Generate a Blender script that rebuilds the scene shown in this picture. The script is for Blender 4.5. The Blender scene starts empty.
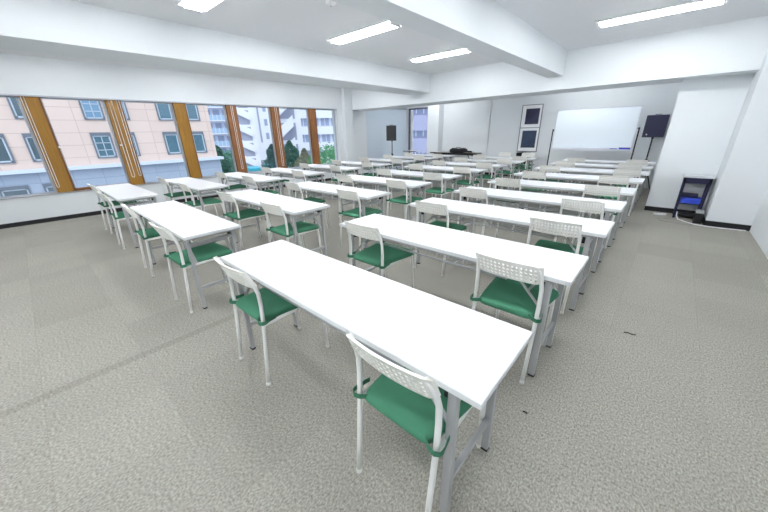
import bpy, bmesh, math, random
from mathutils import Vector, Matrix
PI = math.pi
rnd = random.Random(7)
S = bpy.context.scene
COL = S.collection

# ------------------------------------------------------------------ camera
CAM = Vector((2.04304417, -0.67324304, 1.42970152))
ROW = [Vector((0.7480633, 0.66331447, -0.02037687)),
       Vector((0.23275443, -0.29099976, -0.92797873)),
       Vector((-0.62147138, 0.68944402, -0.37207562))]
FPX = 308.22
cd = bpy.data.cameras.new('camera'); cam = bpy.data.objects.new('camera', cd); COL.objects.link(cam)
r, u, b = ROW[0], -ROW[1], -ROW[2]
cam.matrix_world = Matrix(((r.x, u.x, b.x, CAM.x), (r.y, u.y, b.y, CAM.y), (r.z, u.z, b.z, CAM.z), (0, 0, 0, 1)))
cd.sensor_fit = 'HORIZONTAL'; cd.sensor_width = 36; cd.lens = FPX*36/768; cd.clip_start = 0.02; cd.clip_end = 500
S.camera = cam

def bearing(px):
    """flat unit direction in which the pixel column px looks out over the street"""
    py = 151 - (px-46)*25/634
    d = ROW[0]*((px-384)/FPX) + ROW[1]*((py-256)/FPX) + ROW[2]
    d.z = 0
    return d.normalized()

# ------------------------------------------------------------------ materials
def srgb(c):
    return tuple(((x/255)/12.92 if x/255 <= .04045 else ((x/255+.055)/1.055)**2.4) for x in c) + (1,)
MATS = {}
def mat(name, col, rough=.6, metal=0., spec=.5, noise=None, bump=None, coat=0.):
    """noise=(scale, amount) varies the colour a little, bump=(scale, strength)"""
    if name in MATS: return MATS[name]
    m = bpy.data.materials.new(name); m.use_nodes = True
    nt = m.node_tree; p = nt.nodes['Principled BSDF']
    c = srgb(col)
    p.inputs['Base Color'].default_value = c
    p.inputs['Roughness'].default_value = rough
    p.inputs['Metallic'].default_value = metal
    p.inputs['Specular IOR Level'].default_value = spec
    p.inputs['Coat Weight'].default_value = coat
    tc = nt.nodes.new('ShaderNodeTexCoord')
    if noise:
        n = nt.nodes.new('ShaderNodeTexNoise'); n.inputs['Scale'].default_value = noise[0]; n.inputs['Detail'].default_value = 4
        nt.links.new(tc.outputs['Object'], n.inputs['Vector'])
        rp = nt.nodes.new('ShaderNodeMapRange'); rp.inputs[3].default_value = 1-noise[1]; rp.inputs[4].default_value = 1+noise[1]
        nt.links.new(n.outputs['Fac'], rp.inputs[0])
        mx = nt.nodes.new('ShaderNodeVectorMath'); mx.operation = 'SCALE'; mx.inputs[0].default_value = c[:3]
        nt.links.new(rp.outputs[0], mx.inputs['Scale']); nt.links.new(mx.outputs[0], p.inputs['Base Color'])
    if bump:
        n = nt.nodes.new('ShaderNodeTexNoise'); n.inputs['Scale'].default_value = bump[0]; n.inputs['Detail'].default_value = 3
        nt.links.new(tc.outputs['Object'], n.inputs['Vector'])
        bp = nt.nodes.new('ShaderNodeBump'); bp.inputs['Strength'].default_value = bump[1]; bp.inputs['Distance'].default_value = .004
        nt.links.new(n.outputs['Fac'], bp.inputs['Height']); nt.links.new(bp.outputs[0], p.inputs['Normal'])
    MATS[name] = m
    return m
def emit(name, col, s):
    m = bpy.data.materials.new(name); m.use_nodes = True; nt = m.node_tree
    p = nt.nodes['Principled BSDF']; p.inputs['Base Color'].default_value = (.8, .8, .8, 1)
    p.inputs['Emission Color'].default_value = srgb(col); p.inputs['Emission Strength'].default_value = s
    return m
def glass(name, tint, refl=.05):
    m = bpy.data.materials.new(name); m.use_nodes = True; nt = m.node_tree
    for n in list(nt.nodes):
        if n.type != 'OUTPUT_MATERIAL': nt.nodes.remove(n)
    out = nt.nodes['Material Output']
    t = nt.nodes.new('ShaderNodeBsdfTransparent'); t.inputs[0].default_value = srgb(tint)
    g = nt.nodes.new('ShaderNodeBsdfGlossy'); g.inputs['Roughness'].default_value = .02
    f = nt.nodes.new('ShaderNodeFresnel'); f.inputs[0].default_value = 1.25
    mx = nt.nodes.new('ShaderNodeMixShader')
    nt.links.new(f.outputs[0], mx.inputs[0]); nt.links.new(t.outputs[0], mx.inputs[1]); nt.links.new(g.outputs[0], mx.inputs[2])
    nt.links.new(mx.outputs[0], out.inputs[0])
    return m

def carpet():
    m = bpy.data.materials.new('carpet'); m.use_nodes = True; nt = m.node_tree; L = nt.links; N = nt.nodes
    p = N['Principled BSDF']; p.inputs['Roughness'].default_value = .95; p.inputs['Specular IOR Level'].default_value = .15
    tc = N.new('ShaderNodeTexCoord'); co = tc.outputs['Object']
    # carpet tiles of half a metre, every tile a touch lighter or darker
    br = N.new('ShaderNodeTexBrick'); br.offset = 0; br.squash = 1
    br.inputs['Scale'].default_value = 1; br.inputs['Brick Width'].default_value = .5; br.inputs['Row Height'].default_value = .5
    br.inputs['Mortar Size'].default_value = .003; br.inputs['Mortar Smooth'].default_value = .5
    br.inputs['Color1'].default_value = (.94, .94, .94, 1); br.inputs['Color2'].default_value = (1.05, 1.05, 1.05, 1); br.inputs['Mortar'].default_value = (.90, .90, .90, 1)
    L.new(co, br.inputs['Vector'])
    # loop pile fleck
    n1 = N.new('ShaderNodeTexNoise'); n1.inputs['Scale'].default_value = 125; n1.inputs['Detail'].default_value = 3; n1.inputs['Roughness'].default_value = .7
    mp = N.new('ShaderNodeMapping'); mp.inputs['Scale'].default_value = (1, .6, 1)
    L.new(co, mp.inputs['Vector']); L.new(mp.outputs[0], n1.inputs['Vector'])
    r1 = N.new('ShaderNodeMapRange'); r1.inputs[1].default_value = .3; r1.inputs[2].default_value = .7; r1.inputs[3].default_value = .5; r1.inputs[4].default_value = 1.5
    L.new(n1.outputs['Fac'], r1.inputs[0])
    # wear: broad soft patches
    n2 = N.new('ShaderNodeTexNoise'); n2.inputs['Scale'].default_value = .9; n2.inputs['Detail'].default_value = 5; L.new(co, n2.inputs['Vector'])
    r2 = N.new('ShaderNodeMapRange'); r2.inputs[1].default_value = .3; r2.inputs[2].default_value = .7; r2.inputs[3].default_value = .93; r2.inputs[4].default_value = 1.06
    L.new(n2.outputs['Fac'], r2.inputs[0])
    # darker worn strip laid along x=-0.43
    sp = N.new('ShaderNodeSeparateXYZ'); L.new(co, sp.inputs[0])
    a = N.new('ShaderNodeMath'); a.operation = 'ADD'; a.inputs[1].default_value = .435; L.new(sp.outputs[0], a.inputs[0])
    ab = N.new('ShaderNodeMath'); ab.operation = 'ABSOLUTE'; L.new(a.outputs[0], ab.inputs[0])
    rs = N.new('ShaderNodeMapRange'); rs.inputs[1].default_value = .028; rs.inputs[2].default_value = .045; rs.inputs[3].default_value = .84; rs.inputs[4].default_value = 1.
    L.new(ab.outputs[0], rs.inputs[0])
    mul = None; prev = None
    for s in (r1, r2, rs):
        if prev is None: prev = s.outputs[0]; continue
        q = N.new('ShaderNodeMath'); q.operation = 'MULTIPLY'; L.new(prev, q.inputs[0]); L.new(s.outputs[0], q.inputs[1]); prev = q.outputs[0]
    v = N.new('ShaderNodeVectorMath'); v.operation = 'SCALE'; L.new(br.outputs['Color'], v.inputs[0]); L.new(prev, v.inputs['Scale'])
    v2 = N.new('ShaderNodeVectorMath'); v2.operation = 'MULTIPLY'; v2.inputs[1].default_value = srgb((153, 151, 143))[:3]; L.new(v.outputs[0], v2.inputs[0])
    L.new(v2.outputs[0], p.inputs['Base Color'])
    bp = N.new('ShaderNodeBump'); bp.inputs['Strength'].default_value = .5; bp.inputs['Distance'].default_value = .004
    L.new(n1.outputs['Fac'], bp.inputs['Height']); L.new(bp.outputs[0], p.inputs['Normal'])
    return m
def brick(name, c1, c2, mortar, w, h, ms=.02, rough=.7, axis='YZ'):
    m = bpy.data.materials.new(name); m.use_nodes = True; nt = m.node_tree; L = nt.links; N = nt.nodes
    p = N['Principled BSDF']; p.inputs['Roughness'].default_value = rough
    tc = N.new('ShaderNodeTexCoord'); sp = N.new('ShaderNodeSeparateXYZ'); cb = N.new('ShaderNodeCombineXYZ')
    L.new(tc.outputs['Object'], sp.inputs[0])
    L.new(sp.outputs[1 if axis == 'YZ' else 0], cb.inputs[0]); L.new(sp.outputs[2], cb.inputs[1])
    br = N.new('ShaderNodeTexBrick'); br.offset = 0; br.inputs['Scale'].default_value = 1
    br.inputs['Brick Width'].default_value = w; br.inputs['Row Height'].default_value = h; br.inputs['Mortar Size'].default_value = ms
    br.inputs['Color1'].default_value = srgb(c1); br.inputs['Color2'].default_value = srgb(c2); br.inputs['Mortar'].default_value = srgb(mortar)
    L.new(cb.outputs[0], br.inputs['Vector']); L.new(br.outputs['Color'], p.inputs['Base Color'])
    return m
def wood(name, c1, c2):
    m = bpy.data.materials.new(name); m.use_nodes = True; nt = m.node_tree; L = nt.links; N = nt.nodes
    p = N['Principled BSDF']; p.inputs['Roughness'].default_value = .45
    tc = N.new('ShaderNodeTexCoord'); mp = N.new('ShaderNodeMapping'); mp.inputs['Scale'].default_value = (22, 22, 1.2)
    n = N.new('ShaderNodeTexNoise'); n.inputs['Scale'].default_value = 3; n.inputs['Detail'].default_value = 5
    cr = N.new('ShaderNodeValToRGB'); cr.color_ramp.elements[0].color = srgb(c1); cr.color_ramp.elements[1].color = srgb(c2)
    cr.color_ramp.elements[0].position = .35; cr.color_ramp.elements[1].position = .65
    L.new(tc.outputs['Object'], mp.inputs[0]); L.new(mp.outputs[0], n.inputs['Vector']); L.new(n.outputs['Fac'], cr.inputs[0]); L.new(cr.outputs[0], p.inputs['Base Color'])
    return m

M_WALL = mat('wall_paint', (230, 235, 238), .75, noise=(3, .012), bump=(120, .08))
M_CEIL = mat('ceiling_paint', (236, 238, 241), .85, noise=(5, .01), bump=(160, .12))
M_FLOOR = carpet()
M_BASE = mat('black_vinyl', (22, 22, 27), .45)
M_TOP = mat('white_melamine', (236, 239, 243), .32, spec=.4)
M_EDGE = mat('edge_band', (226, 229, 231), .5)
M_LEG = mat('grey_painted_steel', (178, 179, 181), .42, metal=.15)
M_WIRE = mat('rack_wire', (176, 180, 184), .35, metal=.5)
M_BLACKP = mat('black_plastic', (20, 20, 24), .5)
M_WSTEEL = mat('white_steel', (240, 240, 238), .35)
M_WPLAST = mat('white_plastic', (248, 248, 243), .42)
M_GREEN = mat('green_fabric', (72, 128, 102), .95, spec=.08, noise=(14, .08), bump=(60, .35))
M_GREEN2 = mat('green_strap', (62, 116, 92), .8, spec=.2)
M_GOLD = wood('gold_wood', (136, 96, 24), (158, 114, 36))
M_RUST = wood('rust_wood', (122, 78, 40), (148, 98, 54))
M_BROWN = wood('brown_wood', (104, 62, 26), (128, 82, 40))
M_ALU = mat('aluminium', (186, 190, 198), .35, metal=.6)
M_GLASS = glass('window_glass', (246, 250, 252))
M_TUBE = emit('fluorescent_tube', (252, 253, 255), 46.0)
M_REFL = mat('reflector_white', (245, 246, 248), .4)
M_NAVY = mat('navy_plastic', (12, 14, 58), .5, bump=(90, .1))
M_BLUE = mat('blue_plastic', (44, 74, 200), .4)
M_BOARD = mat('whiteboard_enamel', (236, 246, 254), .4)
M_BOARDEDGE = mat('board_frame', (214, 218, 228), .4)
M_BLIND = mat('blind_fabric', (220, 231, 242), .7)
M_CORD = mat('white_cord', (238, 238, 240), .5)
M_CLOTH = mat('black_cloth', (20, 21, 27), .9, bump=(30, .4))
M_BLACK = mat('satin_black', (24, 24, 28), .4)

# ------------------------------------------------------------------ mesh builder
class MB:
    def __init__(s): s.bm = bmesh.new(); s.mi = 0
    def faces(s, vs, fs):
        v = [s.bm.verts.new(p) for p in vs]; out = []
        for f in fs:
            try: fc = s.bm.faces.new([v[i] for i in f]); fc.material_index = s.mi; out.append(fc)
            except ValueError: pass
        return v
    def box(s, x0, y0, z0, x1, y1, z1):
        x0, x1 = sorted((x0, x1)); y0, y1 = sorted((y0, y1)); z0, z1 = sorted((z0, z1))
        s.faces([(x0,y0,z0),(x1,y0,z0),(x1,y1,z0),(x0,y1,z0),(x0,y0,z1),(x1,y0,z1),(x1,y1,z1),(x0,y1,z1)],
                [(0,3,2,1),(4,5,6,7),(0,1,5,4),(1,2,6,5),(2,3,7,6),(3,0,4,7)])
        return s
    def prism(s, pts, z0, z1):
        n = len(pts)
        s.faces([(x, y, z0) for x, y in pts]+[(x, y, z1) for x, y in pts],
                [tuple(range(n))[::-1], tuple(range(n, 2*n))]+[(i, (i+1) % n, n+(i+1) % n, n+i) for i in range(n)])
        return s
    def tube(s, pts, r, n=8, closed=False, sq=False):
        P = [Vector(p) for p in pts]; m = len(P); rings = []
        ref = None
        for i, p in enumerate(P):
            a = P[i-1] if (i > 0 or closed) else p; c = P[(i+1) % m] if (i < m-1 or closed) else p
            d1 = (p-a); d2 = (c-p)
            t = (d1.normalized() if d1.length > 1e-9 else Vector())+(d2.normalized() if d2.length > 1e-9 else Vector())
            t.normalize()
            if ref is None: ref = Vector((0, 0, 1)) if abs(t.z) < .9 else Vector((0, 1, 0))
            e1 = (ref-t*ref.dot(t)).normalized(); ref = e1; e2 = t.cross(e1)
            rr = r[i] if isinstance(r, (list, tuple)) else r
            off = PI/n if sq else 0
            rings.append([s.bm.verts.new(p+(e1*math.cos(2*PI*k/n+off)+e2*math.sin(2*PI*k/n+off))*rr) for k in range(n)])
        for i in range(m if closed else m-1):
            A, B = rings[i], rings[(i+1) % m]
            for k in range(n):
                f = s.bm.faces.new((A[k], A[(k+1) % n], B[(k+1) % n], B[k])); f.material_index = s.mi; f.smooth = not sq
        if not closed:
            for q in (rings[0][::-1], rings[-1]):
                f = s.bm.faces.new(q); f.material_index = s.mi
        return s
    def bar(s, p, q, w, h=None, up=(0, 0, 1)):
        """rectangular bar from p to q"""
        h = h or w; p, q = Vector(p), Vector(q); t = (q-p).normalized(); up = Vector(up)
        if abs(t.dot(up)) > .95: up = Vector((0, 1, 0))
        e1 = t.cross(up).normalized(); e2 = e1.cross(t).normalized()
        c = [(-1,-1), (1,-1), (1,1), (-1,1)]
        s.faces([x+e1*a*w/2+e2*bb*h/2 for x in (p, q) for a, bb in c],
                [(3,2,1,0),(4,5,6,7),(0,1,5,4),(1,2,6,5),(2,3,7,6),(3,0,4,7)])
        return s
    def lathe(s, prof, n=20, c=(0, 0)):
        rings = [[s.bm.verts.new((c[0]+r_*math.cos(2*PI*k/n), c[1]+r_*math.sin(2*PI*k/n), z)) for k in range(n)] for r_, z in prof]
        for A, B in zip(rings, rings[1:]):
            for k in range(n): f = s.bm.faces.new((A[k], A[(k+1) % n], B[(k+1) % n], B[k])); f.smooth = True; f.material_index = s.mi
        f = s.bm.faces.new(rings[0][::-1]); f = s.bm.faces.new(rings[-1])
        return s
    def bevel(s, w, seg=2, ang=.6):
        bmesh.ops.remove_doubles(s.bm, verts=s.bm.verts, dist=1e-6)
        es = [e for e in s.bm.edges if len(e.link_faces) == 2 and e.calc_face_angle(0) > ang]
        bmesh.ops.bevel(s.bm, geom=es, offset=w, segments=seg, affect='EDGES', profile=.5)
        return s
    def build(s, name, m, parent=None, loc=None):
        bmesh.ops.recalc_face_normals(s.bm, faces=s.bm.faces)
        me = bpy.data.meshes.new(name); s.bm.to_mesh(me); s.bm.free()
        for x in (m if isinstance(m, (list, tuple)) else [m]): me.materials.append(x)
        o = bpy.data.objects.new(name, me); COL.objects.link(o)
        if parent: o.parent = parent
        if loc: o.location = loc
        return o
def tag(o, label=None, cat=None, group=None, kind=None):
    if label: o['label'] = label
    if cat: o['category'] = cat
    if group: o['group'] = group
    if kind: o['kind'] = kind
    return o
def empty(name, loc=(0, 0, 0), rz=0, **k):
    o = bpy.data.objects.new(name, None); COL.objects.link(o); o.location = loc; o.rotation_euler = (0, 0, rz)
    o.empty_display_size = .1
    return tag(o, **k)
def struct(mb, name, m, parent=None, label=None):
    o = mb.build(name, m, parent)
    if not parent: o['kind'] = 'structure'
    if label: o['label'] = label
    return o
def kids(o): return [c for c in ALLKIDS.get(o.name, [])]
ALLKIDS = {}
def index_kids(root):
    st = [root]
    while st:
        o = st.pop(); ALLKIDS[o.name] = list(o.children); st += list(o.children)
def copy_tree(o, parent=None):
    c = o.copy(); COL.objects.link(c)
    if parent: c.parent = parent
    for ch in ALLKIDS.get(o.name, []): copy_tree(ch, c)
    return c
def arc(c, r_, a0, a1, n, ax='yz', x=0):
    out = []
    for i in range(n+1):
        a = a0+(a1-a0)*i/n
        out.append((x, c[0]+r_*math.cos(a), c[1]+r_*math.sin(a)))
    return out

# ------------------------------------------------------------------ the room
CE = 2.74
def WX(y): return -6.43+(y+1.3)*.036          # the window wall runs very slightly askew
Y0, Y1 = -3.6, 9.9
RX = 3.14
struct(MB().box(-6.75, Y0-.2, -.12, RX+.2, Y1+.2, 0), 'floor', M_FLOOR, label='grey beige loop pile carpet floor laid in tiles')
struct(MB().box(-6.9, Y0-.2, CE, RX+.25, Y1+.25, CE+.2), 'ceiling', M_CEIL, label='plain white painted ceiling')
def wseg(mb, ya, yb, za, zb, xi=0., xo=-.26):
    mb.prism([(WX(ya)+xi, ya), (WX(yb)+xi, yb), (WX(yb)+xo, yb), (WX(ya)+xo, ya)], za, zb); return mb
SILL, HEAD = .485, 2.145
WEND = 6.36
mb = MB()
wseg(mb, Y0, 7.6, 0, SILL); wseg(mb, Y0, 7.6, HEAD, CE); wseg(mb, WEND, 7.6, SILL, HEAD); wseg(mb, Y0, -2.7, SILL, HEAD)
wseg(mb, 7.6, Y1, 2.3, CE); wseg(mb, 9.86, Y1, 0, 2.3); wseg(mb, 7.6, 9.86, 0, .06)
struct(mb, 'wall_left', M_WALL, label='white wall with the long strip of windows')
mb = MB(); wseg(mb, Y0, 6.56, 0, .075, .012, 0.001); wseg(mb, 6.92, 7.6, 0, .075, .012, 0.001); struct(mb, 'baseboard_left', M_BASE, label='black baseboard under the windows')
# head strip of thin grey metal above the windows
mb = MB(); wseg(mb, -2.7, WEND, HEAD-.022, HEAD, .012, -.16); struct(mb, 'trim_1', M_ALU, label='thin grey metal strip along the window head')
mb = MB(); wseg(mb, -2.7, WEND, SILL, SILL+.014, .02, -.2); struct(mb, 'trim_2', M_ALU, label='thin grey metal window sill')
# corner post
mb = MB(); mb.prism([(WX(6.57), 6.57), (WX(6.57)+.13, 6.57), (WX(6.91)+.13, 6.91), (WX(6.91), 6.91)], 0, CE); struct(mb, 'trim_3', M_WALL, label='white boxed post at the end of the windows')
# gold mullions and the windows between them
mull = [-1.43, -.27, .85, 2.0, 3.12, 4.28, 5.48]
for i, y in enumerate(mull):
    o = struct(wseg(MB(), y-.125, y+.095, SILL+.014, HEAD-.022, -.03, -.15), 'trim_%d' % (4+i), M_GOLD if i < 4 else M_RUST, label='%s wooden mullion between two windows' % ('ochre' if i < 4 else 'reddish brown'))
    struct(wseg(MB(), y+.095, y+.125, SILL+.014, HEAD-.022, -.06, -.15), 'mullion_edge', M_BROWN, o)
    struct(wseg(MB(), y-.145, y-.125, SILL+.014, HEAD-.022, -.1, -.15), 'mullion_seal', M_ALU, o)
edges = [-2.7]+mull+[WEND]
for i in range(len(edges)-1):
    ya, yb = edges[i]+(.125 if i else 0), edges[i+1]-(.145 if i < len(edges)-2 else 0)
    if yb-ya < .1: continue
    f = MB()
    za, zb = SILL+.014, HEAD-.022
    for a in ((ya, yb, za, za+.022), (ya, yb, zb-.02, zb), (ya, ya+.018, za, zb), (yb-.018, yb, za, zb)): wseg(f, *a, -.11, -.14)
    w = struct(f, 'window_%d' % (i+1), M_ALU, label='tall fixed window pane in a thin metal frame')
    struct(wseg(MB(), ya+.018, yb-.018, za+.022, zb-.02, -.122, -.128), 'pane', M_GLASS, w)
    if i == 2:
        struct(wseg(MB(), ya, yb, za, za+.05, -.04, -.105), 'lower_rail', M_BROWN, w, label='brown wooden lower rail')
# corded blind pulls on the mullions
def cord(y, w, zt, zb_, label):
    x = WX(y)-.018
    p = [(x, y-w/2, zt), (x, y-w/2, zb_+w/2)]+[(x, y-w/2*math.cos(a*PI/6), zb_+w/2-w/2*math.sin(a*PI/6)) for a in range(1, 6)]+[(x, y+w/2, zb_+w/2), (x, y+w/2, zt)]
    o = MB().tube(p, .0055, 6).build('blind_cord', M_CORD)
    tag(o, label, 'cord', 'looped cords hanging on the window mullions')
cord(-.36, .035, 2.12, .60, 'white looped cord on the first ochre mullion from the left edge')
cord(.80, .05, 2.12, .66, 'left white looped cord on the second ochre mullion')
cord(.92, .04, 2.12, .68, 'right white looped cord on the second ochre mullion')
cord(3.11, .04, 2.12, .62, 'white looped cord on the first reddish brown mullion')
cord(4.28, .05, 2.12, .6, 'white looped cord on the second reddish brown mullion')
for y, z, lb in ((-.14, 1.3, 'small white catch on the first ochre mullion'), (.76, 1.3, 'small white catch on the second ochre mullion')):
    x = WX(y)-.03
    o = MB().box(x, y-.02, z-.012, x+.025, y+.02, z+.012).bevel(.004).build('window_catch', M_CORD)
    tag(o, lb, 'window catch', 'white catches on the mullions')

# back wall with a window in its left corner
bw = MB()
XL = WX(Y1)
bw.box(-4.95, Y1, 0, 1.95, Y1+.2, CE).box(-6.4, Y1, 2.27, -4.95, Y1+.2, CE).box(-6.4, Y1, 0, -6.03, Y1+.2, 2.27).box(-6.03, Y1, 0, -4.95, Y1+.2, .3)
struct(bw, 'wall_back', M_WALL, label='white back wall behind the whiteboard')
w = MB()
for a in ((-6.03, -5.97, .3, 2.27), (-5.0, -4.95, .3, 2.27), (-5.97, -5.0, 2.22, 2.27), (-5.97, -5.0, .3, .35)): w.box(a[0], Y1+.0, a[2], a[1], Y1+.06, a[3])
wo = struct(w, 'window_20', mat('plum_frame', (84, 70, 92), .5), label='narrow corner window in the back wall')
struct(MB().box(-5.97, Y1+.045, .35, -5.0, Y1+.05, 2.22), 'pane', M_GLASS, wo)
struct(MB().box(-5.93, Y1+.01, .35, -5.83, Y1+.045, 2.22), 'white_stile', M_WALL, wo)
struct(MB().box(-4.93, 9.6, 0, -4.45, Y1, CE), 'trim_30', M_WALL, label='white square column beside the corner window')
struct(MB().box(-2.76, 9.86, 0, -2.67, Y1, CE).bevel(.01), 'trim_31', M_WALL, label='slim white conduit casing on the back wall')
struct(MB().box(-4.5, 9.888, 0, 1.9, Y1, .075), 'baseboard_back', M_BASE, label='black baseboard along the back wall')
# beams (the far one runs slightly askew, like the window wall)
def YB(x): return 6.25+(RX-x)*.07
BZ = 2.115
struct(MB().prism([(-6.14, YB(-6.14)), (RX, YB(RX)), (RX, 7.05), (-6.14, 7.65)], BZ, CE), 'ceiling_beam_back', M_WALL).name = 'trim_32'
bpy.data.objects['trim_32']['label'] = 'deep white ceiling beam across the far end'
struct(MB().prism([(-3.6, Y0), (-2.9, Y0), (-2.9, YB(-2.9)), (-3.6, YB(-3.6))], 2.345, CE), 'trim_33', M_WALL, label='white ceiling beam on the window side')
struct(MB().prism([(-.08, Y0), (.2, Y0), (.2, YB(.2)), (-.08, YB(-.08))], 2.335, CE), 'trim_34', M_WALL, label='white ceiling beam down the middle of the room')
# right side: wall, pilaster, recess wall
struct(MB().box(RX, Y0, 0, RX+.2, 6.01, CE), 'wall_right', M_WALL, label='plain white right wall')
struct(MB().box(2.665, 6.01, 0, RX+.2, 6.9, CE), 'trim_35', M_WALL, label='broad white pilaster in the right corner')
struct(MB().box(1.9, 6.7, 0, 2.665, 6.9, CE).box(1.9, 6.9, 0, 2.1, Y1, CE), 'wall_recess', M_WALL, label='white recess wall behind the black cart')
struct(MB().box(1.60, 9.5, 0, 1.9, Y1, CE), 'trim_36', M_WALL, label='white column behind the navy loudspeaker')
struct(MB().box(1.9, 6.688, 0, 2.665, 6.7, .08).box(2.653, 5.998, 0, 2.665, 6.688, .08).box(2.653, 5.998, 0, RX, 6.01, .08), 'baseboard_right', M_BASE, label='black baseboard round the pilaster')
struct(MB().box(-6.8, Y0-.2, 0, RX+.2, Y0, CE), 'wall_front', M_WALL, label='white wall behind the viewer')

# blind closing off the last bay of the window wall
bl = empty('vertical_blind', (WX(8.6)-.06, 8.6, 0), label='pale blue grey vertical blind closed behind the left loudspeaker', cat='blind')
a = MB(); n = 26
for k in range(n):
    y = -.96+k*2.14/(n-1)
    xx = WX(8.6+y)-WX(8.6)
    a.prism([(xx-.012, y-.043), (xx-.009, y-.043), (xx+.016, y+.043), (xx+.013, y+.043)], .1, 2.22)
a.build('slats', M_BLIND, bl)
MB().box(-.05, -1.0, 2.225, .06, 1.22, 2.27).build('head_rail', M_ALU, bl)
w7 = MB()
for q in ((7.6, 9.86, .06, .11), (7.6, 9.86, 2.25, 2.3), (7.6, 7.66, .11, 2.25), (9.8, 9.86, .11, 2.25)): wseg(w7, *q, -.12, -.17)
w7 = struct(w7, 'window_21', M_ALU, label='window behind the closed vertical blind')
struct(wseg(MB(), 7.66, 9.8, .11, 2.25, -.145, -.15), 'pane', M_GLASS, w7)

# ------------------------------------------------------------------ ceiling lamps
def lamp(x, y, label, shield=True):
    t = empty('ceiling_light', (x, y, CE), label=label, cat='ceiling light', group='recessed twin tube ceiling lights')
    L2, W2 = .62, .15
    f = MB()
    for a in ((-L2, -W2, L2, -W2+.012), (-L2, W2-.012, L2, W2), (-L2, -W2+.012, -L2+.012, W2-.012), (L2-.012, -W2+.012, L2, W2-.012)):
        f.box(a[0], a[1], -.022, a[2], a[3], -.001)
    f.build('frame', M_REFL, t)
    # folded reflector with a ridge between the tubes
    r_ = MB()
    prof = [(-.138, -.02), (-.11, -.004), (-.03, -.004), (0, -.02), (.03, -.004), (.11, -.004), (.138, -.02)]
    vs = [(sx*(L2-.012), y_, z_) for sx in (-1, 1) for y_, z_ in prof]
    r_.faces(vs, [(i, i+1, 8+i, 7+i) for i in range(6)])
    r_.build('reflector', M_REFL, t)
    for s in (-1, 1):
        MB().tube([(-.58, s*.068, -.024), (.58, s*.068, -.024)], .0165, 12).build('tube', M_TUBE, t)
    for s in (-1, 1):
        MB().box(s*.58, -.09, -.04, s*.605, .09, -.004).build('lamp_holder', M_REFL, t)
    return t
lamp(-1.6, 1.03, 'ceiling light cut off by the top edge, left of centre')
lamp(-1.6, 3.02, 'twin tube ceiling light, second along the bay above the middle tables')
lamp(-1.58, 5.0, 'twin tube ceiling light nearest the far beam in the middle bay')
lamp(1.5, 5.04, 'long ceiling light above the right-hand tables near the far beam')
for (x, y) in ((1.5, 3.02), (1.5, 1.03), (-1.6, -.96), (1.5, -1.0), (-1.6, -2.8), (1.5, -2.9), (-4.8, 1.03), (-4.8, 3.02), (-4.8, 5.0), (-4.8, -.96), (-4.3, 8.6), (.2, 8.4)):  # unseen lamps; rearmost behind the viewer and those past the beam are added fill
    lamp(x, y, 'unseen twin tube ceiling light, assumed in its row or added as fill')
d = empty('smoke_detector', (-1.07, 2.02, CE), label='small round white detector on the ceiling', cat='smoke detector')
MB().lathe([(.055, 0), (.055, -.012), (.045, -.02), (.02, -.035), (.004, -.037)], 20).build('housing', M_REFL, d)
MB().lathe([(.012, -.036), (.012, -.042), (.003, -.044)], 10).build('sensor', M_ALU, d)

# ------------------------------------------------------------------ table
def make_table():
    t = empty('folding_table')
    tp = MB(); tp.box(-.9, -.225, .672, .9, .225, .70); tp.bevel(.004, 2)
    tp.build('tabletop', M_TOP, t)
    e = MB(); e.box(-.9015, -.2265, .675, .9015, -.2245, .697).box(-.9015, .2245, .675, .9015, .2265, .697).box(-.9015, -.2245, .675, -.8995, .2245, .697).box(.8995, -.2245, .675, .9015, .2245, .697)
    e.build('edge_band', M_EDGE, t)
    f = MB()
    for s in (-1, 1): f.box(-.83, s*.175-.014, .645, .83, s*.175+.014, .672)
    for s in (-1, 1): f.box(s*.83-.014, -.175, .648, s*.83+.014, .175, .671)
    f.build('underframe', M_LEG, t)
    for sx in (-1, 1):
        x = sx*.795
        for sy in (-1, 1):
            l = MB(); l.box(x-.0175, sy*.183-.014, .012, x+.0175, sy*.183+.014, .655); l.bevel(.003, 1)
            lo = l.build('leg', M_LEG, t)
            MB().box(x-.019, sy*.183-.0155, 0, x+.019, sy*.183+.0155, .014).bevel(.003, 1).build('foot_cap', M_BLACKP, lo)
        MB().bar((x, -.17, .2), (x, .17, .2), .022, .026).build('stretcher', M_LEG, t)
        MB().bar((x, -.17, .60), (x, .17, .60), .022, .022).build('top_rail', M_LEG, t)
        for sy in (-1, 1):
            MB().bar((x, sy*.155, .43), (x-sx*.20, sy*.155, .645), .008, .02, up=(0, 1, 0)).build('folding_brace', M_LEG, t)
        MB().bar((x-sx*.11, -.155, .545), (x-sx*.11, .155, .545), .012).build('brace_rod', M_LEG, t)
        for sy in (-1, 1): MB().box(x-sx*.03-.012, sy*.165-.01, .59, x-sx*.03+.012, sy*.165+.01, .645).build('hinge', M_BLACKP, t)
    rk = MB()
    for y in (-.12, -.06, 0, .06, .12): rk.tube([(-.55, y, .575), (.55, y, .575)], .0035, 6)
    rk.tube([(-.55, -.15, .585), (.55, -.15, .585)], .007, 8).tube([(-.55, .15, .60), (.55, .15, .60)], .005, 6)
    for x in (-.55, -.18, .18, .55):
        rk.tube([(x, -.15, .65), (x, -.15, .58), (x, .15, .575), (x, .15, .65)], .0045, 6)
    rk.build('wire_rack', M_WIRE, t)
    return t

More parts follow.
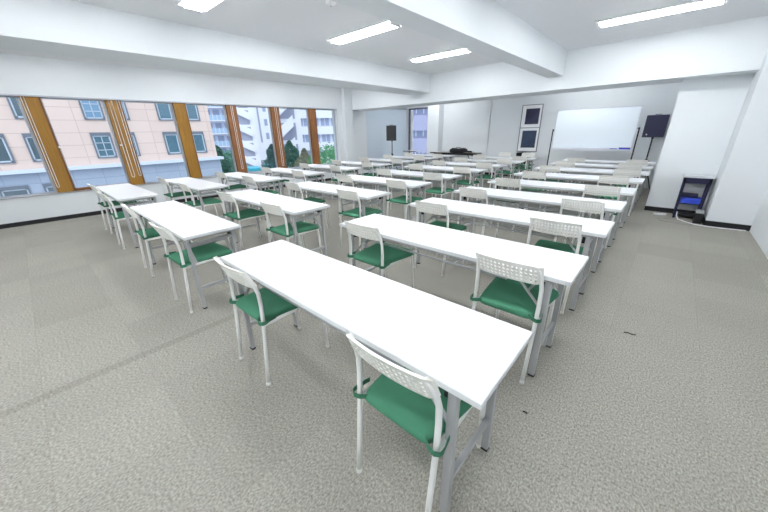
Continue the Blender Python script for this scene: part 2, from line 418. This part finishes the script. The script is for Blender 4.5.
# ------------------------------------------------------------------ chair
def make_chair():
    t = empty('stacking_chair')
    def post(s): return [(s*.18, -.23, .012), (s*.182, -.212, .20), (s*.184, -.192, .42), (s*.184, -.186, .54), (s*.183, -.188, .62), (s*.180, -.198, .66), (s*.172, -.219, .71), (s*.164, -.240, .755)]
    for s in (-1, 1):
        lo = MB().tube(post(s), .0115, 10).build('leg', M_WSTEEL, t)
        MB().tube([(s*.18, -.23, 0), (s*.18, -.229, .022)], .0135, 10).build('foot_cap', M_WPLAST, lo)
        pts = [(s*.176, .235, .012), (s*.178, .215, .33), (s*.178, .210, .385)]
        pts += [(s*.179, .175+.035*math.cos(a), .385+.035*math.sin(a)) for a in (.4, .8, 1.2, 1.57)]
        pts += [(s*.181, 0, .418), (s*.183, -.185, .415)]
        lo = MB().tube(pts, .0115, 10).build('leg', M_WSTEEL, t)
        MB().tube([(s*.176, .235, 0), (s*.176, .2345, .022)], .0135, 10).build('foot_cap', M_WPLAST, lo)
    for y_ in (.12, -.15): MB().tube([(-.18, y_, .412), (.18, y_, .412)], .008, 8).build('cross_rail', M_WSTEEL, t)
    # perforated back plate
    W, z0, z1 = .186, .652, .775
    nc = 14
    xs = [-W, -W+.022]
    step = (2*W-.044)/nc
    for i in range(nc):
        a = -W+.022+i*step
        xs += [a+step*.28, a+step*.72]
    xs += [W-.022, W]
    zs = [z0, z0+.016, z0+.027, z0+.040, z0+.051, z0+.064, z0+.075, z0+.088, z0+.099, z1-.010, z1]
    hole_rows = (1, 3, 5, 7)
    def hole(i, j):
        return j in hole_rows and i >= 2 and (i-2) % 2 == 0 and i < 2+2*nc-1
    def P(i, j, k):
        x, z = xs[i], zs[j]
        f = abs(x)/W
        zz = z
        if j == len(zs)-1: zz = z-.030*max(0, (f-.78)/.22)**2
        if j == 0: zz = z+.020*max(0, (f-.80)/.2)**2
        y = -.192-.013*(1-f*f)*1.6-max(0, zz-.652)*.46+.012*max(0, (f-.85)/.15)
        return (x, y+(-.006 if k else .006)-.004, zz)
    bp_ = MB(); bm = bp_.bm; V = {}
    def vv(i, j, k):
        if (i, j, k) not in V: V[(i, j, k)] = bm.verts.new(P(i, j, k))
        return V[(i, j, k)]
    I, J = len(xs)-1, len(zs)-1
    present = lambda i, j: 0 <= i < I and 0 <= j < J and not hole(i, j)
    for i in range(I):
        for j in range(J):
            if not present(i, j): continue
            for k in (0, 1): bm.faces.new([vv(i, j, k), vv(i+1, j, k), vv(i+1, j+1, k), vv(i, j+1, k)])
            for (di, dj, p, q) in ((-1, 0, (i, j), (i, j+1)), (1, 0, (i+1, j), (i+1, j+1)), (0, -1, (i, j), (i+1, j)), (0, 1, (i, j+1), (i+1, j+1))):
                if not present(i+di, j+dj): bm.faces.new([vv(*p, 0), vv(*q, 0), vv(*q, 1), vv(*p, 1)])
    bp_.build('backrest', M_WPLAST, t)
    # plastic seat shell and green tied-on cushion
    def outline(g):
        pts = []
        for k in range(32):
            a = 2*PI*k/32; c, s = math.cos(a), math.sin(a)
            x = math.copysign(abs(c)**.2, c); y = math.copysign(abs(s)**.2, s)
            w = .186+.025*y
            pts.append((x*(w-g), .010+y*(.212-g)))
        return pts
    sh = MB(); sh.prism(outline(.022), .424, .436); sh.build('seat', M_WPLAST, t)
    cu = MB(); rings = []
    for g, z in ((.012, .434), (.002, .430), (-.004, .438), (0, .456), (.010, .466), (.05, .472), (.09, .471), (.125, .470)):
        rings.append([cu.bm.verts.new((x, y, z-.006+.004*math.sin(x*50+y*20)*math.cos(y*38)*(1 if g > .03 else .4))) for x, y in outline(g)])
    for A, B in zip(rings, rings[1:]):
        for k in range(32): f = cu.bm.faces.new((A[k], A[(k+1) % 32], B[(k+1) % 32], B[k])); f.smooth = True
    cu.bm.faces.new(rings[-1]).smooth = True; cu.bm.faces.new(rings[0][::-1])
    co = cu.build('cushion', M_GREEN, t); co['label'] = 'green fabric cushion'
    for s in (-1, 1):
        path = [(.14, -.19), (.165, -.212), (.19, -.217), (.207, -.207), (.211, -.190), (.205, -.165), (.198, -.12)]
        st = MB(); nn = len(path); vs = []
        for k, (x, y) in enumerate(path):
            for off, z in ((0, .435), (.003, .435), (.003, .458), (0, .458)):
                dx = x-.18; dy = y+.16; l = math.hypot(dx, dy) or 1
                vs.append((s*(x+dx/l*off), y+dy/l*off, z-.004*(k in (2, 3, 4))))
        st.faces(vs, [(4*k+a, 4*k+(a+1) % 4, 4*k+4+(a+1) % 4, 4*k+4+a) for k in range(nn-1) for a in range(4)]+[(0, 1, 2, 3), tuple(4*(nn-1)+a for a in range(4))])
        st.build('strap', M_GREEN2, co)
    return t

bpy.context.view_layer.update()
T0 = make_table(); C0 = make_chair()
index_kids(T0); index_kids(C0)
rowsY = [[0, 1.01, 2.01, 2.98, 4.0, 5.08, 6.13, 7.19, 8.2],
         [-.01, .99, 1.97, 2.98, 4.0, 5.09, 6.13, 7.19, 8.2],
         [0, .95, 1.93, 2.93, 3.96, 5.0, 6.05, 7.1, 8.15]]
colX = [[0, .01, .02, .01, .016, .024, .035, .03, .03], [-2.46, -2.45, -2.40, -2.43, -2.45, -2.47, -2.47, -2.46, -2.46], [-4.95, -4.94, -4.92, -4.94, -4.96, -4.96, -4.95, -4.95, -4.95]]
CN = ['right-hand column', 'middle column', 'window-side column']
ORD = ['front', 'second', 'third', 'fourth', 'fifth', 'sixth', 'seventh', 'eighth', 'rearmost']
first_t = first_c = True
for c in range(3):
    for r_ in range(9):
        x, y = colX[c][r_], rowsY[c][r_]
        t = T0 if first_t else copy_tree(T0); first_t = False
        t.location = (x+.9, y+.225, 0)
        tag(t, 'long white folding table with grey legs, %s table of the %s' % (ORD[r_], CN[c]), 'table', 'white folding tables in three columns')
        for k, cx in enumerate((.335, 1.495)):
            ch = C0 if first_c else copy_tree(C0); first_c = False
            jx, jy, ja = (0, 0, 0) if (r_ < 2 and c == 0) else (rnd.uniform(-.03, .03), rnd.uniform(-.03, .015), rnd.uniform(-.05, .05))
            if r_ >= 7: jx = min(jx, 0)
            ch.location = (x+cx+jx, y+.165+jy, 0); ch.rotation_euler = (0, 0, ja)
            tag(ch, 'white chair with green cushion at the %s end of the %s table, %s' % (('left', 'right')[k], ORD[r_], CN[c]), 'chair', 'white chairs pushed in at the tables')
for (x, y, lb) in ((-1.86, 9.2, 'left one of two white chairs facing the room by the back wall'), (-1.16, 9.2, 'right one of two white chairs facing the room by the back wall')):
    ch = copy_tree(C0); ch.location = (x, y, 0); ch.rotation_euler = (0, 0, PI)
    tag(ch, lb, 'chair', 'white chairs against the back wall')

# ------------------------------------------------------------------ whiteboard
wb = empty('whiteboard', (.43, 8.98, 0), label='large blank whiteboard on a wheeled black stand in front of back wall', cat='whiteboard')
b = MB().box(-.86, -.012, .96, .86, .012, 1.86).bevel(.012, 2); b.build('board', M_BOARD, wb)
f = MB()
for q in ((-.88, -.86, .94, 1.88), (.86, .88, .94, 1.88)): f.box(q[0], -.016, q[2], q[1], .016, q[3])
f.box(-.86, -.016, .94, .86, .016, .958).box(-.86, -.016, 1.862, .86, .016, 1.88)
f.build('frame', M_BOARDEDGE, wb)
MB().box(-.86, -.08, .915, .86, -.012, .925).box(-.86, -.085, .915, .86, -.08, .94).build('tray', M_BOARDEDGE, wb)
for s in (-1, 1):
    l = MB().tube([(s*.915, .02, .06), (s*.915, .02, 1.42)], .014, 8).tube([(s*.915, -.22, .07), (s*.915, .27, .07)], .015, 8).tube([(s*.86, .02, 1.4), (s*.915, .02, 1.4)], .012, 8)
    lo = l.build('leg', M_BLACK, wb)
    for y in (-.21, .26):
        MB().tube([(s*.915-.012, y, .028), (s*.915+.012, y, .028)], .027, 12).build('caster', M_BLACKP, lo)
MB().tube([(-.915, .02, .35), (.915, .02, .35)], .011, 8).build('crossbar', M_BLACK, wb)
MB().tube([(-.90, .02, 1.38), (-.87, .02, 1.38)], .02, 8).build('pivot_knob', M_BLACKP, wb)
er = empty('board_eraser', (1.17, 8.925, .925), label='blue eraser box lying at the right end of whiteboard tray', cat='eraser')
MB().box(-.11, -.022, 0, .11, .022, .045).bevel(.005).build('body', M_BLUE, er)
MB().box(-.11, -.022, .045, .11, .022, .052).build('felt', M_BLACK, er)
er2 = empty('marker_box', (.95, 8.925, .925), label='small blue marker box on the whiteboard tray, left of the eraser', cat='box')
MB().box(-.07, -.02, 0, .07, .02, .025).bevel(.004).build('box_body', M_BLUE, er2)
MB().box(-.07, -.02, .025, .07, .02, .03).build('lid', M_BLUE, er2)

# ------------------------------------------------------------------ loudspeakers on tripod stands
def stand(x, y, top, label):
    t = empty('speaker_stand', (x, y, 0), label=label, cat='speaker stand', group='black tripod speaker stands')
    MB().tube([(0, 0, .12), (0, 0, top)], .016, 10).build('pole', M_BLACK, t)
    MB().tube([(0, 0, .62), (0, 0, .72)], .028, 12).build('collar', M_BLACKP, t)
    MB().tube([(.02, 0, .67), (.06, 0, .67)], .014, 8).build('knob', M_BLACKP, t)
    for k in range(3):
        a = k*2*PI/3+.5
        l = MB().bar((.02*math.cos(a), .02*math.sin(a), .62), (.24*math.cos(a), .24*math.sin(a), .02), .018)
        l.bar((.01*math.cos(a), .01*math.sin(a), .2), (.13*math.cos(a), .13*math.sin(a), .31), .012)
        l.build('leg', M_BLACK, t)
    return t
def speaker(x, y, z, w, d_, h, rz, m, label, logo=False):
    t = empty('loudspeaker', (x, y, z), rz, label=label, cat='loudspeaker', group='loudspeakers on stands')
    MB().prism([(-w/2, -d_/2), (w/2, -d_/2), (w*.36, d_/2), (-w*.36, d_/2)], 0, h).bevel(.012, 2).build('cabinet', m, t)
    g = MB().box(-w*.46, -d_/2-.008, h*.04, w*.46, -d_/2+.002, h*.96).bevel(.003, 1); g.build('grille', m, t)
    MB().bar((-.06, -d_/2+.03, h+.012), (.06, -d_/2+.03, h+.012), .02, .012).build('handle', M_BLACKP, t)
    MB().tube([(0, 0, -.035), (0, 0, .002)], .025, 10).build('socket', M_BLACKP, t)
    if logo:
        MB().tube([(-w*.3, -d_/2-.006, h*.13), (-w*.3, -d_/2-.012, h*.13)], .016, 12).build('badge', M_ALU, t)
stand(1.62, 9.2, 1.18, 'black tripod stand carrying the navy loudspeaker right of whiteboard')
speaker(1.62, 9.2, 1.2, .40, .26, .47, .0, M_NAVY, 'dark navy loudspeaker on a stand to the right of the whiteboard', True)
stand(-5.58, 8.35, 1.13, 'black tripod stand carrying the loudspeaker before the closed blind')
speaker(-5.58, 8.35, 1.15, .36, .26, .50, .5, M_BLACK, 'black loudspeaker on a stand before the closed vertical blind')

# ------------------------------------------------------------------ tall two-part picture panel
fr = empty('display_frame', (-1.375, 9.895, 0), label='tall white framed panel with two dark pictures hung on back wall', cat='picture frame')
f = MB()
x0, x1 = -.275, .275
for z0_, z1_ in ((.80, 1.46), (1.48, 2.09)):
    f.box(x0, -.03, z0_, x0+.055, 0, z1_).box(x1-.055, -.03, z0_, x1, 0, z1_).box(x0+.055, -.03, z0_, x1-.055, 0, z0_+.055).box(x0+.055, -.03, z1_-.055, x1-.055, 0, z1_)
f.build('frame', M_REFL, fr)
MB().box(x0, -.003, .8, x1, 0, 2.09).build('mount', M_REFL, fr)
o = MB()
o.box(x0-.022, -.036, .775, x0, 0, 2.11).box(x1, -.036, .775, x1+.022, 0, 2.11).box(x0, -.036, 2.09, x1, 0, 2.11).box(x0, -.036, .775, x1, 0, .798).box(x0, -.034, 1.46, x1, 0, 1.48)
o.build('outer_border', mat('grey_border', (128, 132, 142), .5), fr)
MB().box(x0+.075, -.012, .90, x1-.055, -.004, 1.39).build('picture', mat('picture_dark_teal', (38, 58, 88), .3, noise=(7, .5)), fr)
MB().box(x0+.10, -.012, 1.57, x1-.055, -.004, 2.0).build('picture', mat('picture_dark_navy', (40, 42, 72), .3, noise=(7, .5)), fr)
bx = empty('black_case', (-1.42, 9.78, 0), label='black case standing on the floor below the dark pictures', cat='case')
MB().box(-.2, -.08, 0, .2, .08, .76).bevel(.015).build('body', M_CLOTH, bx)
MB().tube([(-.06, 0, .75), (-.05, 0, .79), (.05, 0, .79), (.06, 0, .75)], .008, 8).build('handle', M_BLACKP, bx)

# ------------------------------------------------------------------ black table with bag by the back wall
bt = empty('black_table', (-3.70, 9.55, 0), label='folding table with dark edge and bag on it at the back wall', cat='table')
MB().box(-.9, -.2, .70, .9, .2, .725).bevel(.004).build('tabletop', mat('greige_laminate', (176, 170, 160), .4), bt)
e = MB().box(-.905, -.205, .695, .905, -.2, .728).box(-.905, .2, .695, .905, .205, .728).box(-.905, -.2, .695, -.9, .2, .728).box(.9, -.2, .695, .905, .2, .728); e.build('edge_band', M_BLACK, bt)
for y_ in (-.145, .145): MB().box(-.78, y_-.015, .655, .78, y_+.015, .70).build('underframe_rail', M_BLACK, bt)
for sx in (-1, 1):
    for sy in (-1, 1): MB().box(sx*.75-.014, sy*.16-.014, 0, sx*.75+.014, sy*.16+.014, .66).build('leg', M_BLACK, bt)
    MB().bar((sx*.75, -.15, .2), (sx*.75, .15, .2), .02).build('stretcher', M_BLACK, bt)
    MB().bar((sx*.75, 0, .2), (sx*.5, 0, .66), .02).build('brace', M_BLACK, bt)
bg = empty('black_bag', (-3.57, 9.55, .725), label='soft black bag lying on the dark-edged table', cat='bag')
m_ = MB(); rings = []
for z, g in ((0, .0), (.03, -.02), (.09, -.01), (.11, .02), (.135, .07), (.14, .12)):
    rings.append([m_.bm.verts.new((math.copysign(abs(math.cos(a))**.5, math.cos(a))*(.29-g)*(1+.03*math.sin(3*a)), math.copysign(abs(math.sin(a))**.5, math.sin(a))*(.15-g*.8), z+.012*math.sin(2*a+1)*(z > .05))) for a in [2*PI*k/28 for k in range(28)]])
for A, B in zip(rings, rings[1:]):
    for k in range(28): m_.bm.faces.new((A[k], A[(k+1) % 28], B[(k+1) % 28], B[k])).smooth = True
m_.bm.faces.new(rings[0][::-1]); m_.bm.faces.new(rings[-1])
m_.build('body', M_CLOTH, bg)
MB().tube([(-.1, 0, .13), (-.08, 0, .16), (.06, 0, .165), (.1, 0, .13)], .011, 8).build('handle', M_CLOTH, bg)
cb = MB().tube([(-3.14+.085*math.cos(a)*(1+.1*math.sin(a*1.7)), 9.53+.07*math.sin(a), .734+.0022*a) for a in [k*.4 for k in range(55)]], .008, 6).build('coiled_cable', M_BLACKP)
tag(cb, 'coil of black cable lying to the right of the black bag', 'cable')
# small rail-topped side table in the left far corner
sd = empty('side_table', (-5.4, 9.3, 0), label='small low white side table with dark edge below the corner window', cat='table')
MB().box(-.3, -.15, .74, .3, .15, .76).bevel(.004).build('tabletop', M_TOP, sd)
MB().box(-.305, -.155, .735, .305, -.15, .762).build('edge_band', M_BLACK, sd)
for sx in (-1, 1):
    for sy in (-1, 1): MB().tube([(sx*.27, sy*.12, 0), (sx*.25, sy*.12, .74)], .011, 8).build('leg', M_WSTEEL, sd)

# ------------------------------------------------------------------ black cart in the recess
ct = empty('equipment_cart', (2.45, 6.48, 0), label='small black cart with a white top standing in the right recess', cat='cart')
for sx in (-1, 1):
    for sy in (-1, 1):
        MB().bar((sx*.14, sy*.14, .0), (sx*.148, sy*.14, .66), .03, .03).build('leg', M_NAVY, ct)
MB().box(-.165, -.155, .57, .165, .155, .66).bevel(.004).build('apron', M_NAVY, ct)
MB().box(-.185, -.17, .66, .185, .17, .685).bevel(.004).build('top', mat('light_grey_laminate', (206, 210, 214), .4), ct)
MB().box(-.135, -.14, .235, .155, .14, .25).build('shelf', M_NAVY, ct)
MB().box(-.15, -.14, .04, .15, .14, .055).build('lower_shelf', M_BLACK, ct)
pb = empty('blue_box', (2.445, 6.46, .25), label='bright blue plastic box on the middle shelf of black cart', cat='box')
MB().box(-.12, -.12, 0, .12, .12, .07).bevel(.008).build('body', M_BLUE, pb)
MB().box(-.12, -.12, .07, .12, .12, .085).bevel(.003).build('lid', M_BLUE, pb)
db = empty('audio_device', (2.42, 6.5, .335), label='dark audio device stacked on the blue box in the cart', cat='device')
MB().box(-.1, -.09, 0, .1, .09, .055).bevel(.005).build('case', M_NAVY, db)
MB().tube([(-.05, -.09, .028), (-.05, -.1, .028)], .01, 10).build('knob', M_BLACKP, db)
pp = empty('paper_sheet', (2.39, 6.46, .685), .25, label='white papers lying on top of the black cart', cat='paper')
MB().box(-.105, -.07, 0, .105, .07, .004).build('sheet', M_TOP, pp)
MB().box(-.09, -.08, .004, .11, .05, .007).build('sheet', M_TOP, pp)
c1 = MB().tube([(2.33, 6.26, .12), (2.335, 6.235, .06), (2.36, 6.2, .012), (2.45, 6.08, .008), (2.56, 5.96, .008), (2.72, 5.92, .008), (2.9, 5.935, .008), (3.1, 5.96, .008)], .0075, 8).build('power_cable', M_CORD)
tag(c1, 'white cable looping from the black cart along the pilaster base', 'cable')
c2 = MB().tube([(2.24, 6.18, .006), (2.1, 6.12, .006), (2.15, 5.98, .006), (2.35, 5.9, .006), (2.52, 5.87, .006)], .004, 6).build('power_cable', mat('grey_cord', (150, 150, 148), .6))
tag(c2, 'thin grey cable curling on the carpet before the cart', 'cable')
ps = empty('power_strip', (2.13, 6.42, 0), .5, label='white power strip on the carpet left of the black cart', cat='power strip')
MB().box(-.09, -.03, 0, .09, .03, .03).bevel(.005).build('housing', M_CORD, ps)
for k in range(3): MB().box(-.06+k*.05, -.012, .03, -.035+k*.05, .012, .032).build('socket', M_ALU, ps)
wp = empty('waste_box', (2.585, 6.16, 0), label='dark narrow bin squeezed between the cart and the pilaster', cat='bin')
MB().box(-.05, -.1, 0, .05, .1, .16).bevel(.006).build('body', M_BLACK, wp)
MB().box(-.045, -.09, .16, .045, .09, .19).build('lid', mat('grey_lid', (190, 194, 198), .5), wp)
# scraps on the carpet
s1 = MB().tube([(1.762, .74, .004), (1.772, .745, .005), (1.785, .74, .004)], .004, 6).build('lint_scrap', M_BLACKP)
tag(s1, 'tiny black speck on the carpet right of the front table', 'scrap')
s2 = MB().tube([(2.085, 1.945, .004), (2.11, 1.955, .006), (2.135, 1.95, .005), (2.155, 1.96, .004)], .005, 6).build('lint_scrap', mat('grey_lint', (90, 88, 82), .9))
tag(s2, 'short dark twig-like scrap on the carpet near the right wall', 'scrap')

# ------------------------------------------------------------------ outside: street and buildings
GZ = -4.2
struct(MB().box(-140, -60, GZ-.3, -7.2, 140, GZ), 'street', mat('asphalt', (150, 152, 156), .9, noise=(.6, .06)), label='grey street below the windows').name = 'ground'
M_TILE = brick('pink_tile', (229, 206, 195), (222, 199, 188), (204, 180, 172), 1.3, .49, .014)
M_STONE = brick('grey_stone', (162, 174, 192), (172, 183, 200), (146, 158, 178), 1.0, .4, .012)
M_FR = mat('grey_window_frame', (112, 120, 132), .5)
M_SASH = mat('pale_sash', (196, 206, 218), .5)
def wglass(name, c1, c2):
    m = mat(name, c1, .08, spec=.8, noise=(1.4, .25)); return m
M_WG = [wglass('office_glass_teal', (84, 118, 134), 0), wglass('office_glass_blue', (112, 150, 180), 0), wglass('office_glass_dark', (82, 100, 110), 0)]
ob = empty('office_building', (-17, 2.6, GZ), label='pink tiled office building with grey-framed windows across the street', cat='building')
bx0 = Vector((-17, 2.6, GZ))
def B(mb, x0, y0, z0, x1, y1, z1): return mb.box(x0+17, y0-2.6, z0-GZ, x1+17, y1-2.6, z1-GZ)
B(MB(), -29, -14, .33, -17, 6.68, 9).build('wall', M_TILE, ob)
B(B(MB(), -29, -14, GZ, -16.9, 6.74, .20), -29, -14, .20, -16.85, 6.72, .22).build('stone_base', M_STONE, ob)
B(MB(), -29, -14, .22, -16.72, 6.9, .36).build('ledge', mat('ledge_stone', (214, 222, 236), .7), ob)
def owin(y0, y1, z0, z1, gm, grid=False, x=-17.):
    f = MB()
    B(f, x-.02, y0-.055, z0-.05, x+.05, y0, z1+.13); B(f, x-.02, y1, z0-.05, x+.05, y1+.055, z1+.13)
    B(f, x-.02, y0, z1, x+.05, y1, z1+.13); B(f, x-.02, y0, z0-.05, x+.05, y1, z0)
    fo = f.build('window', M_FR, ob)
    s = MB()
    def bb(*a): s.box(a[0]+17, a[1]-2.6, a[2]-GZ, a[3]+17, a[4]-2.6, a[5]-GZ)
    bb(x+.005, y0, z0, x+.03, y0+.045, z1); bb(x+.005, y1-.045, z0, x+.03, y1, z1)
    bb(x+.005, y0, z0, x+.03, y1, z0+.05); bb(x+.005, y0, z1-.04, x+.03, y1, z1)
    if grid:
        bb(x+.005, (y0+y1)/2-.015, z0, x+.03, (y0+y1)/2+.015, z1)
        for k in (1, 2): zz = z0+(z1-z0)*k/3; bb(x+.005, y0, zz-.015, x+.03, y1, zz+.015)
    s.build('sash', M_SASH, fo)
    g = MB(); g.box(x-.01+17, y0-2.6, z0-GZ, x+.008+17, y1-2.6, z1-GZ); g.build('pane', gm, fo)
pairs = [(-4.2, -3.5), (-3.1, -2.4), (-1.5, -.9), (-.33, .25), (1.66, 2.25), (2.6, 3.13), (4.37, 4.92), (5.63, 6.14)]
for k, (a_, b_) in enumerate(pairs):
    for (z0_, z1_) in ((.66, 1.55), (2.24, 3.1)):
        owin(a_, b_, z0_, z1_, M_WG[0] if k > 5 else (M_WG[1] if k in (4,) and z0_ > 1 else M_WG[2] if k < 4 else M_WG[1 if z0_ > 1 else 0]), grid=(k in (4, 5)))
for (a_, b_) in ((-1.55, -.85), (-.35, .15)): owin(a_, b_, -1.0, -.36, M_WG[2], x=-16.9)

M_FARW = mat('far_wall_white', (242, 243, 250), .8); M_FARL = mat('far_wall_lavender', (224, 227, 242), .8)
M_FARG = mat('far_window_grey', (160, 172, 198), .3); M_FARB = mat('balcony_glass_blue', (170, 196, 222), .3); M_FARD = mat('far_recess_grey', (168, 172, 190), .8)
def fbuild(px0, px1, D, depth, top, name, label, wallm, rows, kind):
    """a distant block seen between two bearings; rows = list of floor heights"""
    a, b_ = bearing(px0), bearing(px1); mid = (a+b_).normalized()
    c = CAM+mid*D; half = D*math.tan(a.angle(b_)/2)
    rz = math.atan2(mid.y, mid.x)-PI/2            # local +y points away from the room
    t = empty(name, (c.x, c.y, GZ), rz, label=label, cat='building')
    H = top-GZ
    MB().box(-half, 0, 0, half, depth, H).build('wall', wallm, t)
    for z in rows:
        h = z-GZ
        if kind == 'balcony':
            MB().box(-half, -1.2, h-.12, half, 0, h+.05).build('floor_slab', M_FARW, t)
            bo = MB().box(-half, -1.2, h+.05, half, -1.12, h+1.05).build('balcony', M_FARB, t)
            r2_ = MB()
            for k in range(9): x = -half+(k+.5)*2*half/9; r2_.box(x-.04, -1.24, h+.05, x+.04, -1.2, h+1.1)
            r2_.build('posts', M_FARW, bo)
            for k in range(4):
                x = -half+(k+.5)*half/2; MB().box(x-.7, -.06, h+.1, x+.5, 0, h+2.1).build('window', M_FARG, t)
        elif kind == 'stair':
            m_ = MB(); m_.faces([(-half, -.5, h+.9), (half*.7, -.5, h-.8), (half*.7, -.5, h+.3), (-half, -.5, h+2.0), (-half, -.0, h+.9), (half*.7, -.0, h-.8), (half*.7, -.0, h+.3), (-half, -.0, h+2.0)],
                    [(0,1,2,3), (7,6,5,4), (0,4,5,1), (1,5,6,2), (2,6,7,3), (3,7,4,0)])
            m_.build('stair_parapet', M_FARW, t)
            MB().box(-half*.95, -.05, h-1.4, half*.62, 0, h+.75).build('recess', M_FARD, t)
        elif kind == 'zigzag':
            m_ = MB(); m_.faces([(-half, -1.3, h-.6), (half*.3, -1.3, h+.8), (half*.3, -1.3, h+2.0), (-half, -1.3, h+.6), (-half, 0, h-.6), (half*.3, 0, h+.8), (half*.3, 0, h+2.0), (-half, 0, h+.6)],
                    [(0,1,2,3), (7,6,5,4), (0,4,5,1), (1,5,6,2), (2,6,7,3), (3,7,4,0)])
            m_.build('stair_parapet', M_FARW, t)
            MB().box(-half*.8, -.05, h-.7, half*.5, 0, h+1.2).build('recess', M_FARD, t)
        elif kind == 'bands':
            MB().box(-half, -.5, h-.55, half, 0, h+.62).build('parapet', M_FARW if wallm == M_FARL else wallm, t)
            for k in range(5):
                x = -half+(k+.5)*half*2/5; wv = half*.155
                wo_ = MB().box(x-wv, -.06, h+.75, x+wv, 0, h+1.95).build('window', M_FARG, t)
                MB().box(x-.04, -.09, h+.75, x+.04, -.06, h+1.95).build('mullion', M_FARW, wo_)
        elif kind == 'tower':
            for k in range(3):
                x = -half*.1+k*half*.4
                MB().box(x-.35, -.06, h, x+.35, 0, h+1.4).build('window', M_FARG, t)
    if kind == 'tower':
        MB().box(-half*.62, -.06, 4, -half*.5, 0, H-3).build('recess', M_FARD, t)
    return t
fbuild(200, 236, 80, 12, 22, 'apartment_building', 'white apartment block with rows of pale blue balconies beyond the pink building', M_FARL, [-3.2+2.55*k for k in range(9)], 'balcony')
fbuild(233, 258, 60, 10, 20, 'apartment_building', 'white block with slanting stair parapets right of the blue balconies', M_FARW, [-3+2.5*k for k in range(8)], 'stair')
fbuild(256, 284, 84, 10, 26, 'office_tower', 'lavender white tower with a dark vertical slot in the middle of the view', M_FARW, [0.5+3*k for k in range(7)], 'tower')
fbuild(281, 303, 41, 9, 16, 'apartment_building', 'white block with zigzag outside stairs seen between the last two mullions', M_FARW, [-3.2+2.35*k for k in range(7)], 'zigzag')
fbuild(300, 352, 56, 9, 15, 'apartment_building', 'long pale lavender block with white parapet bands at the far end window', M_FARL, [-3+2.45*k for k in range(7)], 'bands')
fbuild(398, 434, 28, 8, 10, 'apartment_building', 'lavender grey building seen through the narrow corner window', mat('far_wall_violet', (170, 171, 200), .8), [-3.2+1.75*k for k in range(7)], 'bands')

# trees
def tree(px, D, ztop, rad, col, label, conifer=False, seed=1):
    rg = random.Random(seed); d = bearing(px); c = CAM+d*D; H = ztop-GZ
    t = empty('street_tree', (c.x, c.y, GZ), label=label, cat='tree', group='trees along the street')
    MB().tube([(0, 0, 0), (.05, 0, H*.4), (0, .05, H*.75)], [.16, .12, .05], 8).build('trunk', M_BROWN, t)
    m_ = MB(); bm = m_.bm
    for k in range(6500):
        if conifer:
            h = rg.random()**.8; rr = rad*((1-h)**.75)*(1+.25*math.sin(h*19+seed))*rg.uniform(.3, 1.1)+.05; a = rg.uniform(0, 2*PI)
            p = Vector((rr*math.cos(a), rr*math.sin(a), H*(.12+.88*h)))
        else:
            th = rg.uniform(0, 2*PI); ph = math.acos(rg.uniform(-1, 1)); q = rg.uniform(.5, 1.)**.4*(1+.12*math.sin(3*th+ph*4))
            p = Vector((rad*q*math.sin(ph)*math.cos(th), rad*q*math.sin(ph)*math.sin(th), H*.55+H*.45*q*math.cos(ph)))
        s = rad*.055*rg.uniform(.6, 1.3)
        e1 = Vector((rg.gauss(0, 1), rg.gauss(0, 1), rg.gauss(0, .6))).normalized(); e2 = e1.cross(Vector((rg.gauss(0, 1), rg.gauss(0, 1), rg.gauss(0, 1)))).normalized()
        vs = [bm.verts.new(p+x) for x in (-e1*s, e2*s*.5, e1*s, -e2*s*.5)]; bm.faces.new(vs)
    me_name = 'foliage'
    m_.build(me_name, mat('leaf_%d_%d_%d' % col, col, .7, noise=(1.5, .3)), t)
tree(215, 34, .6, 2.0, (84, 136, 116), 'dark green conifer right beside the corner of the pink building', True, 2)
tree(224, 42, -.2, 1.5, (92, 150, 122), 'lighter green tree left of the first reddish brown mullion', False, 3)
tree(271, 37, .5, 1.7, (70, 112, 108), 'dark green conifer left of the second reddish brown mullion', True, 4)
tree(289, 31, .9, 1.8, (72, 120, 104), 'dark green conifer right of the second reddish brown mullion', True, 5)
tree(303, 25.5, .4, 1.6, (138, 142, 120), 'olive brown bushy tree left of the last mullion', True, 6)
tree(326, 20, .75, 1.5, (96, 160, 112), 'round bright green tree right of the last mullion', False, 7)
tree(344, 30, .6, 1.5, (88, 150, 106), 'rounded green tree half hidden by the corner post', False, 8)
# cyan delivery trucks in the street
def truck(px, D, label):
    d = bearing(px); c = CAM+d*D
    t = empty('delivery_van', (c.x, c.y, GZ), math.atan2(d.y, d.x)+.15, label=label, cat='van')
    MB().box(-1.6, -.72, .6, 1.5, .72, 1.95).bevel(.05).build('cargo_box', mat('cyan_paint', (60, 186, 208), .4), t)
    MB().prism([(1.55, -.7), (2.6, -.7), (2.6, .7), (1.55, .7)], .5, 1.8).bevel(.1).build('cab', mat('van_white', (236, 240, 244), .4), t)
    for x in (-1, 2):
        for s in (-1, 1): MB().tube([(x, s*.6, .34), (x, s*.76, .34)], .34, 14).build('wheel', M_BLACK, t)
truck(250, 43, 'cyan delivery van in the street right of the first reddish brown mullion')
truck(267, 46, 'cyan delivery van in the street left of the second reddish brown mullion')

# ------------------------------------------------------------------ daylight
w = bpy.data.worlds.new('overcast'); S.world = w; w.use_nodes = True
nt = w.node_tree; bg_ = nt.nodes['Background']
bg_.inputs['Color'].default_value = (.80, .88, 1., 1); bg_.inputs['Strength'].default_value = 1.25
sun = bpy.data.lights.new('sun', 'SUN'); sun.energy = 1.1; sun.angle = math.radians(40); sun.color = (1, .97, .93)
so = bpy.data.objects.new('sun', sun); COL.objects.link(so); so.rotation_euler = (math.radians(38), 0, math.radians(50))

S.view_settings.view_transform = 'Standard'; S.view_settings.look = 'None'
S.view_settings.exposure = 0.42; S.view_settings.gamma = 1; S.view_settings.use_curve_mapping = False
